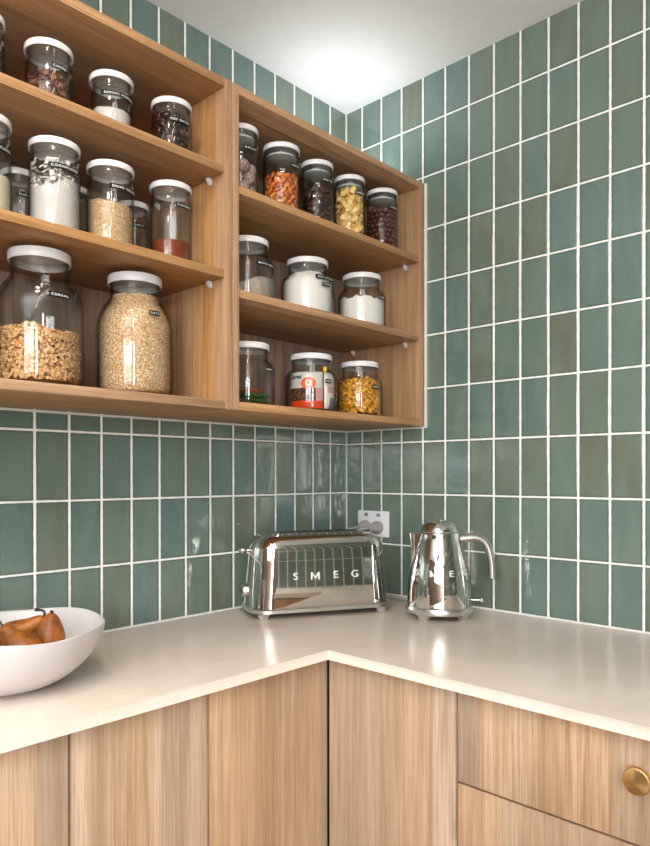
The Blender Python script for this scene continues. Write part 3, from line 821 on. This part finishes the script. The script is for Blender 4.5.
copies(me, 'pasta_curl', 'a1', sp_, 'yellow pasta curl in the small jar at the left edge', 'pasta', 'pasta curls at the left edge')

# toasted cereal: one uncountable body of flakes
J = JAR['c1']; rng = random.Random(5)
bm = bmesh.new()
def flake(bm, p, R_, rx, ry, mi):
    n = 7; th = .0007
    k0 = rng.uniform(.0, .22)
    top = [bm.verts.new(p+R_ @ Vector((rx*cos(2*pi*k/n)*(1+k0*sin(2*k)), ry*sin(2*pi*k/n), th+.0008*cos(4*pi*k/n)))) for k in range(n)]
    bot = [bm.verts.new(p+R_ @ Vector((rx*.9*cos(2*pi*k/n)*(1+k0*sin(2*k)), ry*.9*sin(2*pi*k/n), -th))) for k in range(n)]
    fs = [bm.faces.new(top), bm.faces.new(list(reversed(bot)))]
    for k in range(n): fs.append(bm.faces.new((bot[k], bot[(k+1) % n], top[(k+1) % n], top[k])))
    for f in fs: f.material_index = mi
topz = lambda a: .1035+.004*sin(a*2+.5)+.003*sin(5*a)
for i in range(4200):
    a = rng.uniform(-pi, pi)
    if i < 3500:
        z = rng.uniform(.0135, topz(a)); R = inner_r(J['inn'], z)-.0056-rng.uniform(0, .004)
        if rng.random() < .12: R -= .004
        Q = Matrix.Rotation(a, 3, 'Z') @ Matrix.Rotation(pi/2+rng.uniform(-.4, .4), 3, 'Y') @ Matrix.Rotation(rng.uniform(0, 6.3), 3, 'Z')
    else:
        R = (J['r']-.009)*math.sqrt(rng.random()); z = topz(a)-.002+rng.uniform(-.003, .003); Q = rot(rng)
    q = rng.random()
    mi = 0 if q < .36 else 1 if q < .66 else 2 if q < .88 else 3 if q < .972 else 4 if q < .988 else 5
    s = rng.uniform(.7, 1.1)
    flake(bm, Vector((R*cos(a), R*sin(a), z)), Q, .0033*s, .0027*s, mi)
lathe([(0, .0085), (J['r']-.026, .0090), (J['r']-.0125, .02), (J['r']-.0125, .097), (0, .098)], 40, bm=bm, mi=3)
cm = [plain('cereal_'+str(i), c, .65) for i, c in enumerate((lin(214, 168, 112), lin(232, 196, 146), lin(190, 138, 82), lin(150, 100, 56), lin(40, 28, 26), lin(150, 44, 22)))]
tag(obj('cereal', bm, cm, None, 50, (J['x'], J['y'], J['z'])), 'toasted cereal flakes half filling the big left jar', 'food', None, 'stuff')

# packets in the jar beside the divider
J = JAR['f1']
def packet(name, cx_, cy_, z, L, W_, Hh, rz, tilt, mats, label):
    bm = bmesh.new(); n, m = 22, 12
    for s in (1, -1):
        g_ = [[bm.verts.new((L*(i/n-.5), W_*(j/m-.5), s*Hh*.5*max(.04, (1-abs(2*i/n-1)**4)*(1-abs(2*j/m-1)**3))+.0009*sin(9*i/n*pi+j))) for j in range(m+1)] for i in range(n+1)]
        for i in range(n):
            for j in range(m):
                f = bm.faces.new((g_[i][j], g_[i+1][j], g_[i+1][j+1], g_[i][j+1]) if s > 0 else (g_[i][j+1], g_[i+1][j+1], g_[i+1][j], g_[i][j]))
                f.material_index = 1 if (i < 2 or i > n-3) else (2 if 5 < i < 13 and 2 < j < 9 else 0)
    bmesh.ops.remove_doubles(bm, verts=bm.verts, dist=.00001)
    o = obj(name, bm, mats, None, 50, (J['x']+cx_, J['y']+cy_, J['z']+z))
    o.rotation_euler = (tilt[0], tilt[1], rz)
    return tag(o, label, 'food packet', None)
grn = plain('green_wrapper', lin(34, 96, 40), .3); orr = plain('orange_wrapper', lin(214, 96, 36), .3); slv = plain('silver_wrapper', lin(196, 198, 200), .25, .6); tan_ = plain('tan_print', lin(206, 164, 120), .4)
packet('snack_packet', 0.0, -.012, .0130, .092, .050, .013, .15, (0, 0), [grn, slv, orr], 'green snack packet lying lowest in the jar beside the divider')
packet('snack_packet', 0.004, -.006, .0275, .090, .048, .012, -.25, (.05, 0), [grn, slv, tan_], 'green snack packet with a tan picture, middle of three in the jar')
packet('snack_packet', -.004, .002, .0420, .086, .046, .012, .3, (.08, .03), [orr, slv, grn], 'orange snack packet lying on top of two green ones in the jar')

# printed bags curled inside the next jar
J = JAR['f2']
white_b = plain('bag_white', lin(206, 204, 200), .3); org_b = plain('bag_orange', lin(224, 92, 30), .3); red_b = plain('bag_red_orange', lin(214, 66, 26), .3)
gran = grain_mat('bag_granola_print', [lin(60, 36, 22), lin(110, 70, 40), lin(170, 124, 76), lin(86, 56, 74)], 260, .0, .3)
pink_b = plain('bag_pink', lin(206, 150, 152), .3)
def bag(a0, a1, z0, z1, R, th, pick, mats, name, label, n=44, m=40):
    bm = bmesh.new()
    def pt(i, j, s):
        u, v = i/n, j/m; a = a0+(a1-a0)*u
        puff = (1-abs(2*u-1)**4)*(1-abs(2*v-1)**4)
        r = R-th*.5+s*th*.5*max(.03, puff)+.0006*sin(11*u+7*v)*(1-puff)
        r = min(r, inner_r(J['inn'], z0+(z1-z0)*v)-.0013)
        return (r*cos(a), r*sin(a), z0+(z1-z0)*v)
    for s in (1, -1):
        g_ = [[bm.verts.new(pt(i, j, s)) for j in range(m+1)] for i in range(n+1)]
        for i in range(n):
            for j in range(m):
                f = bm.faces.new((g_[i][j], g_[i+1][j], g_[i+1][j+1], g_[i][j+1]) if s > 0 else (g_[i][j+1], g_[i+1][j+1], g_[i+1][j], g_[i][j]))
                f.material_index = pick((i+.5)/n, (j+.5)/m)
        if s > 0: top_g = g_
        else:
            for i in range(n):
                for (q, j) in ((0, 0), (1, m)):
                    A, B_, C_, D_ = top_g[i][j], top_g[i+1][j], g_[i+1][j], g_[i][j]
                    bm.faces.new((A, B_, C_, D_))
            for j in range(m):
                for i in (0, n): bm.faces.new((top_g[i][j], top_g[i][j+1], g_[i][j+1], g_[i][j]))
    o = obj(name, bm, mats, None, 50, (J['x'], J['y'], J['z']))
    return tag(o, label, 'food packet')
def pick1(u, v):
    if ((u-.63)/.17)**2+((v-.68)/.165)**2 < 1: return 1
    if v < .20: return 2
    if v < .55 and u < .80: return 3
    if v < .55: return 4
    return 0
bg = bag(-3.62, -1.80, .0085, .099, J['r']-.0045, .016, pick1, [white_b, org_b, red_b, gran, pink_b], 'muesli_bag', 'printed muesli bag with an orange circle in the wide jar')
def wrap_text(txt, size, a, z, R, mat, parent, bold=.0003):
    bt = text_mesh(txt, size, bold=bold); bmesh.ops.triangulate(bt, faces=bt.faces)
    for v in bt.verts:
        q = a+v.co.x/R; zz = z+v.co.y; Rq = min(R, inner_r(J['inn'], zz)-.0007); v.co = Vector((Rq*cos(q), Rq*sin(q), zz))
    return obj('lettering', bt, mat, parent, 0)
wrap_text('Ceres', .0165, -3.06, .0865, J['r']-.0040, plain('dark_green_print', lin(36, 44, 32), .4), bg)
wrap_text('O', .0190, -2.473, .0700, J['r']-.0039, plain('pale_print', lin(238, 222, 206), .4), bg, .0006)
for q, zz in enumerate((.0775, .0715, .0655)):
    wrap_text('organic muesli', .0042, -3.06, zz, J['r']-.0040, plain('orange_print', lin(220, 130, 90), .4), bg, 0)
pick2 = lambda u, v: 1 if (.42 < v < .60 and .15 < u < .8) else (2 if (v < .30 and .3 < u < .75) else 0)
b2_ = bag(-1.74, -.95, .0085, .100, J['r']-.0045, .014, pick2, [plain('pouch_cream', lin(212, 206, 196), .3), plain('pouch_tan', lin(190, 150, 124), .4), plain('pouch_blue', lin(96, 116, 138), .4)], 'puree_pouch', 'cream pouch with a yellow spout in the wide jar')
ca = -1.62; cr_ = J['r']-.016
cp = lathe([(0, 0), (.0055, 0), (.0055, .012), (.005, .0128), (0, .0128)], 20, (cr_*cos(ca), cr_*sin(ca), .1005)); o = obj('cap', cp, plain('yellow_cap', lin(212, 160, 28), .35), b2_); o['label'] = 'yellow screw cap'

# ------------------------------------------------------------------ toaster
TO = thing('toaster', 'long polished steel toaster standing in the corner of the worktop', 'toaster', (-.3185, -.1735, .9002), radians(-28.5))
A_, D_ = .190, .088
def rrect(a, b, rad, n=10, z=0):
    pts = []
    for cx_, cy_, a0 in ((a-rad, b-rad, 0), (-(a-rad), b-rad, pi/2), (-(a-rad), -(b-rad), pi), (a-rad, -(b-rad), 1.5*pi)):
        for k in range(n+1):
            t = a0+pi/2*k/n; pts.append((cx_+rad*cos(t), cy_+rad*sin(t), z))
    return pts
def loft(secs, cap_lo=True, cap_hi=True, bm=None):
    bm = bm or bmesh.new(); prev = None
    for s in secs:
        ring = [bm.verts.new(p) for p in s]
        if prev:
            for k in range(len(ring)): bm.faces.new((prev[k], prev[(k+1) % len(ring)], ring[(k+1) % len(ring)], ring[k]))
        elif cap_lo: bm.faces.new(list(reversed(ring)))
        prev = ring
    if cap_hi: bm.faces.new(prev)
    return bm
def tsec(z):
    H, rt_ = .205, .036
    taper = .012*((z-.026)/.17)
    ins = 0
    if z > H-rt_: q = (z-(H-rt_))/rt_; ins = rt_*(1-math.sqrt(max(0, 1-q*q)))
    a, b = A_-taper-ins, D_-taper*.85-ins*.75
    return rrect(a, b, max(.012, .058-ins*.6) if b > .06 else max(.01, b*.62), 10, z)
zs = [.0265, .05, .08, .11, .14, .169]+[.169+.036*sin(pi/2*k/9) for k in range(1, 10)]
body = obj('body', loft([tsec(min(z, .2048)) for z in zs], True, True), MAT['chrome'], TO, 60)
base = loft([rrect(A_-.004, D_-.004, .055, 10, .013), rrect(A_+.003, D_+.003, .058, 10, .0145), rrect(A_+.003, D_+.003, .058, 10, .0225), rrect(A_-.001, D_-.001, .057, 10, .0262)])
obj('base', base, MAT['satin'], TO)
for sx in (-1, 1):
    for sy in (-1, 1):
        fx, fy = sx*.158, sy*.072
        ft = loft([rrect(.0095, .007, .003, 4, 0), rrect(.0165, .008, .003, 4, .0128)])
        for v in ft.verts: v.co += Vector((fx, fy, 0))
        obj('foot', ft, MAT['satin'], TO)
# top plate with slots
tp = obj('top_plate', loft([rrect(.128, .043, .02, 8, .2052), rrect(.128, .043, .02, 8, .2088), rrect(.125, .040, .018, 8, .2102)]), MAT['chrome'], TO)
for sy in (-.018, .018):
    obj('slot', B((-.112, sy-.0075, .2103), (.112, sy+.0075, .2112), .0004), MAT['black'], TO)['label'] = 'black bread slot'
# lever and browning dial on the left end
lv = bmesh.new(); tube(lv, [(-A_+.020, 0.004, .166), (-A_-.004, 0.004, .166)], .0035, 12)
obj('lever', lathe([(0, -.0105), (.006, -.0088), (.0098, -.004), (.0105, 0), (.0098, .004), (.006, .0088), (0, .0105)], 24, (-A_-.006, .004, .166), bm=lv), MAT['chrome'], TO)
dl = lathe([(0, 0), (.0175, 0), (.0175, .008), (.016, .0125), (.0145, .0135), (0, .0135)], 32, (0, 0, 0), axis=(-1, 0, 0))
for v in dl.verts: v.co += Vector((-A_+.0035, .0, .063))
dial = obj('browning_dial', dl, MAT['satin'], TO)
obj('dial_face', lathe([(0, 0), (.009, 0), (.009, .0006), (0, .0006)], 24, (-A_-.0102, 0, .063), axis=(-1, 0, 0)), MAT['black'], dial)
# lettering
def letter_mesh(ch, size, depth):
    if ch != 'M': return text_mesh(ch, size, depth, bold=.0002)
    h, wd, t = size*.365, size*.40, size*.125
    bm = bmesh.new()
    out = [(-wd, -h), (-wd, h), (-wd+t*1.1, h), (0, -h*.25), (wd-t*1.1, h), (wd, h), (wd, -h), (wd-t, -h), (wd-t, h*.42), (t*.45, -h*.78), (-t*.45, -h*.78), (-wd+t, h*.42), (-wd+t, -h)]
    lo = [bm.verts.new((x, y, -depth)) for x, y in out]; hi = [bm.verts.new((x, y, depth)) for x, y in out]
    bmesh.ops.triangulate(bm, faces=[bm.faces.new(hi), bm.faces.new(list(reversed(lo)))])
    for k in range(len(out)): bm.faces.new((lo[k], lo[(k+1) % len(out)], hi[(k+1) % len(out)], hi[k]))
    return bm
def letters_flat(txt, size, gaps, place, parent, mat, depth=.0009):
    for ch, gx in zip(txt, gaps):
        bt = letter_mesh(ch, size, depth)
        for v in bt.verts: v.co = place(v.co.x*1.15+gx, v.co.y, v.co.z)
        obj('letter', bt, mat, parent, 0)
letters_flat('SMEG', .0255, (-.078, -.026, .029, .081), lambda x, y, z: Vector((x, -(D_-.0102*(.104+y-.026)/.17)-.0004-z, .104+y)), TO, MAT['logo'])
fd_y = D_

# ------------------------------------------------------------------ kettle
KX, KY = -.158, -.459
KE = thing('kettle', 'polished steel kettle with a looped handle beside the toaster', 'kettle', (KX, KY, .9002), -YAW)
KE.scale = (1.045, 1.045, 1.0)
kp = [(0, .0300), (.0770, .0300), (.0785, .031), (.0782, .034), (.0765, .070), (.0715, .117), (.0650, .150), (.0565, .182), (.0520, .198), (.0492, .212), (.0480, .2145), (0, .2145)]
def spl_prof(p, n=5):
    q = spline([(a, 0, b) for a, b in p], n); return [(max(0, v.x), v.z) for v in q]
kp2 = [(0, .030), (.077, .030)]+spl_prof(kp[2:11], 5)+[(0, .2145)]
obj('body', lathe(kp2, 72), MAT['chrome'], KE, 50)
lidp = [(.0480, .2152), (.0486, .2168), (.0478, .2195), (.0440, .2280), (.0370, .2360), (.0270, .2415), (.0140, .2448), (0, .2456)]
ld = obj('lid', lathe([(0, .2152)]+lidp[0:1]+spl_prof(lidp[1:], 5), 64), MAT['chrome'], KE, 50)
obj('lid_ridge', B((-.0035, -.030, .2440), (.0035, .030, .2464), .001), MAT['satin'], ld)
kb = lathe([(0, .013), (.0775, .013), (.0800, .0145), (.0806, .018), (.0800, .0265), (.0785, .0292), (0, .0295)], 72)
kbase = obj('base', kb, MAT['satin'], KE)
for k in range(4):
    a = -pi/2-.72+k*pi/2
    ft = loft([rrect(.010, .008, .003, 4, 0), rrect(.018, .009, .003, 4, .0128)])
    for v in ft.verts:
        c = v.co.copy(); rr = .066-c.y; aa = a
        v.co = Vector((rr*cos(aa)-c.x*sin(aa), rr*sin(aa)+c.x*cos(aa), c.z))
    obj('foot', ft, MAT['satin'], KE)
# spout
sp = bmesh.new(); rows = []
for z, w1, dep in ((.110, .003, -.001), (.135, .008, .0015), (.150, .0115, .0045), (.170, .0145, .0095), (.190, .0165, .0155), (.205, .0175, .0210), (.2125, .018, .0245)):
    rb = (.0655+(.15-z)*.19) if z < .15 else (.0655-(z-.15)/.065*.0165)
    rows.append([sp.verts.new((-(rb-.006)-(dep+.006)*(math.sqrt(max(0, 1-abs(k/6-1)**2.2))), w1*(k/6-1), z+ (.002 if k == 6 and z > .21 else 0))) for k in range(13)])
for A, C_ in zip(rows, rows[1:]):
    for k in range(12): sp.faces.new((A[k], A[k+1], C_[k+1], C_[k]))
for A in (rows[0], rows[-1]): sp.faces.new(A)
for A, C_ in zip(rows, rows[1:]): sp.faces.new((A[0], C_[0], C_[12], A[12]))
obj('spout', sp, MAT['chrome'], KE, 60)
# handle: broad flattened loop
hp = spline([(.046, 0, .196), (.066, 0, .199), (.088, 0, .2005), (.104, 0, .195), (.116, 0, .182), (.123, 0, .162), (.127, 0, .138), (.1285, 0, .112), (.1285, 0, .097)], 6)
hb = bmesh.new(); prev = None
for i, p in enumerate(hp):
    d = (hp[min(i+1, len(hp)-1)]-hp[max(i-1, 0)]).normalized(); nrm = Vector((-d.z, 0, d.x))
    k_ = i/(len(hp)-1); hw, ht = .0135-.002*k_, .0115-.0030*k_
    ring = [hb.verts.new(p+nrm*ht*cos(t)*(1 if abs(cos(t)) < .99 else 1)+Vector((0, hw*sin(t), 0))) for t in [2*pi*q/16 for q in range(16)]]
    if prev:
        for q in range(16): hb.faces.new((prev[q], prev[(q+1) % 16], ring[(q+1) % 16], ring[q]))
    else: hb.faces.new(list(reversed(ring)))
    prev = ring
hb.faces.new(prev)
obj('handle', hb, MAT['satin'], KE, 60)
lv = bmesh.new(); tube(lv, [(.072, -.02, .045), (.094, -.026, .0455)], .0022, 10)
obj('switch_lever', lathe([(0, -.006), (.0042, -.0042), (.006, 0), (.0042, .0042), (0, .006)], 16, (.098, -.027, .0457), bm=lv), MAT['chrome'], KE)
def on_body(x, y, z, zc=.117):
    rr = .0718-(y)*.11
    a = -pi/2+.0+x/.0718
    return Vector(((rr+.0006+z)*cos(a), (rr+.0006+z)*sin(a), zc+y))
letters_flat('SMEG', .0215, (-.069, -.024, .018, .062), on_body, KE, MAT['logo'], .0006)

# ------------------------------------------------------------------ power point with two plugs
OY = -.1146; OZ = 1.1110
ou = thing('power_outlet', 'white double power outlet on the tiles above the toaster', 'outlet', (-.0002, OY, OZ))
obj('face_plate', B((-.0085, -.0605, -.0395), (0, .0605, .0395), .003, 3), MAT['white_plastic'], ou)
for sy in (-.024, .024):
    obj('switch', B((-.0118, sy-.0065, .023), (-.0086, sy+.0065, .0325), .0012), MAT['grey_switch'], ou)['label'] = 'small grey switch'
def plug(name, oy, label, ends):
    th = thing(name, label, 'plug', (-.0090, OY+oy, OZ-.0095))
    obj('plug_body', lathe([(0, 0), (.0185, 0), (.0195, .002), (.0195, .012), (.017, .020), (.012, .030), (.0085, .036), (0, .037)], 28, axis=(-1, 0, 0)), MAT['grey_plastic'], th)
    b = bmesh.new(); tube(b, spline([Vector(p) for p in ends], 7), .0034, 10)
    obj('cord', b, MAT['grey_plastic'], th)
plug('power_plug', .024, 'grey round plug on the left of the outlet with its cord', [(-.030, .000, 0), (-.046, .012, -.002), (-.058, .030, -.012), (-.056, .046, -.05), (-.050, .052, -.12), (-.050, .046, -.180), (-.065, .035, -.1975)])
plug('power_plug', -.024, 'grey round plug on the right of the outlet with its cord', [(-.030, .000, 0), (-.050, .014, -.003), (-.064, .034, -.012), (-.062, .050, -.06), (-.050, .040, -.14), (-.048, .000, -.193), (-.046, -.04, -.1977), (-.048, -.09, -.1977), (-.060, -.16, -.1977), (-.072, -.22, -.1977), (-.085, -.262, -.1977)])

# ------------------------------------------------------------------ bowl and pears
BX, BY = -1.147, -.245
RV = Vector((cos(YAW), -sin(YAW), 0))
ra = math.atan2(RV.y, RV.x)
def bowl_fr(a, r, z):
    k = max(0, z/.101)
    return r*(1+.055*k*cos(a-ra)+.006*k*sin(3*a)+.004*k*sin(8*a+1)), z+k*k*(.002*sin(2*a+1)+.0015*sin(5*a))
outp = []
for i in range(15):
    t = i/14*pi/2
    outp.append((.056+(.1525-.056)*sin(t), .101*(1-cos(t))**.83))
inp = [(.1475, .1012)]+[(r-.0065 if r > .06 else r-.004, z+.0062) for r, z in reversed(outp[:-1])]
bo = obj('fruit_bowl', lathe([(0, 0)]+outp+[(.1505, .1025)]+inp+[(0, .0062)], 96, fr=bowl_fr), MAT['bowl'], None, 60, (BX, BY, .9003))
tag(bo, 'large white handmade bowl of pears on the left of the worktop', 'bowl')
t = NT('russet_pear'); co = t.coord()
c_ = t.mix(t.smooth(t.noise(co, 18, 3, .6), .35, .7), lin(112, 58, 16), lin(176, 106, 30))
c_ = t.mix(t.math('MULTIPLY', t.smooth(t.noise(co, 420, 2), .6, .7), .35), c_, lin(198, 148, 70))
t.base(c_); t.b.inputs['Roughness'].default_value = .48; t.bump(t.noise(co, 350, 2), .0004)
pear_m = t.m; stem_m = plain('pear_stem', lin(48, 30, 18), .7)
def pear(loc, direction, R, L, stem, label, egg=False):
    """loc: centre of the round end; direction: towards the stem"""
    th = thing('pear', label, 'pear', loc)
    pr = [(0, -.94*R), (.22*R, -.98*R), (.6*R, -.82*R), (.92*R, -.40*R), (1.0*R, 0), (.93*R, .42*R), (.74*R, .9*R), (.52*R, L*.62), (.42*R, L*.78), (.32*R, L*.91), (.17*R, L*.99), (0, L*.985)]
    if egg: pr = [(0, -.94*R), (.22*R, -.98*R), (.6*R, -.82*R), (.92*R, -.40*R), (1.0*R, .05*R), (.96*R, .45*R), (.86*R, .85*R), (.70*R, L*.62), (.56*R, L*.77), (.40*R, L*.90), (.20*R, L*.985), (0, L*.985)]
    b = lathe([(0, -.94*R)]+spl_prof(pr[1:-1], 4)+[(0, L*.985)], 32)
    d = Vector(direction).normalized()
    q = Vector((0, 0, 1)).rotation_difference(d).to_matrix()
    for v in b.verts: v.co = q @ v.co
    obj('fruit', b, pear_m, th, 60)
    b = bmesh.new(); base_ = d*(L*.97)
    pts = [base_]+[base_+Vector(s) for s in stem]
    tube(b, spline(pts, 5), [.0022]*(len(pts)*5-5-3)+[.0024, .003, .0032, .0030], 8)
    obj('stem', b, stem_m, th)
V_ = lambda a, b_, c: RV*a+Vector((fw.x, fw.y, 0)).normalized()*b_+Vector((0, 0, c))   # right, away, up as seen from the room
def bp(r, a, z): return Vector((BX, BY, .9))+V_(r, a, z)
pear(bp(-.046, -.006, .062), V_(-.55, .2, .55), .034, .072, [V_(-.004, 0, .012)], 'russet pear cut by the left edge in the bowl')
pear(bp(-.008, .034, .074), V_(.80, .10, .50), .028, .064, [V_(.003, 0, .009), V_(-.001, 0, .014), V_(-.014, 0, .0155)], 'russet pear leaning right at the back with a hooked stem')
pear(bp(.052, -.052, .072), V_(-.50, .05, .55), .029, .054, [V_(-.007, 0, .010), V_(-.012, 0, .022), V_(-.017, .002, .028)], 'russet pear in front with a long curved stem')
pear(bp(.067, .014, .072), V_(.06, 0, .98), .0255, .050, [V_(.001, 0, .005)], 'russet pear on the right of the bowl with a stub stem', True)
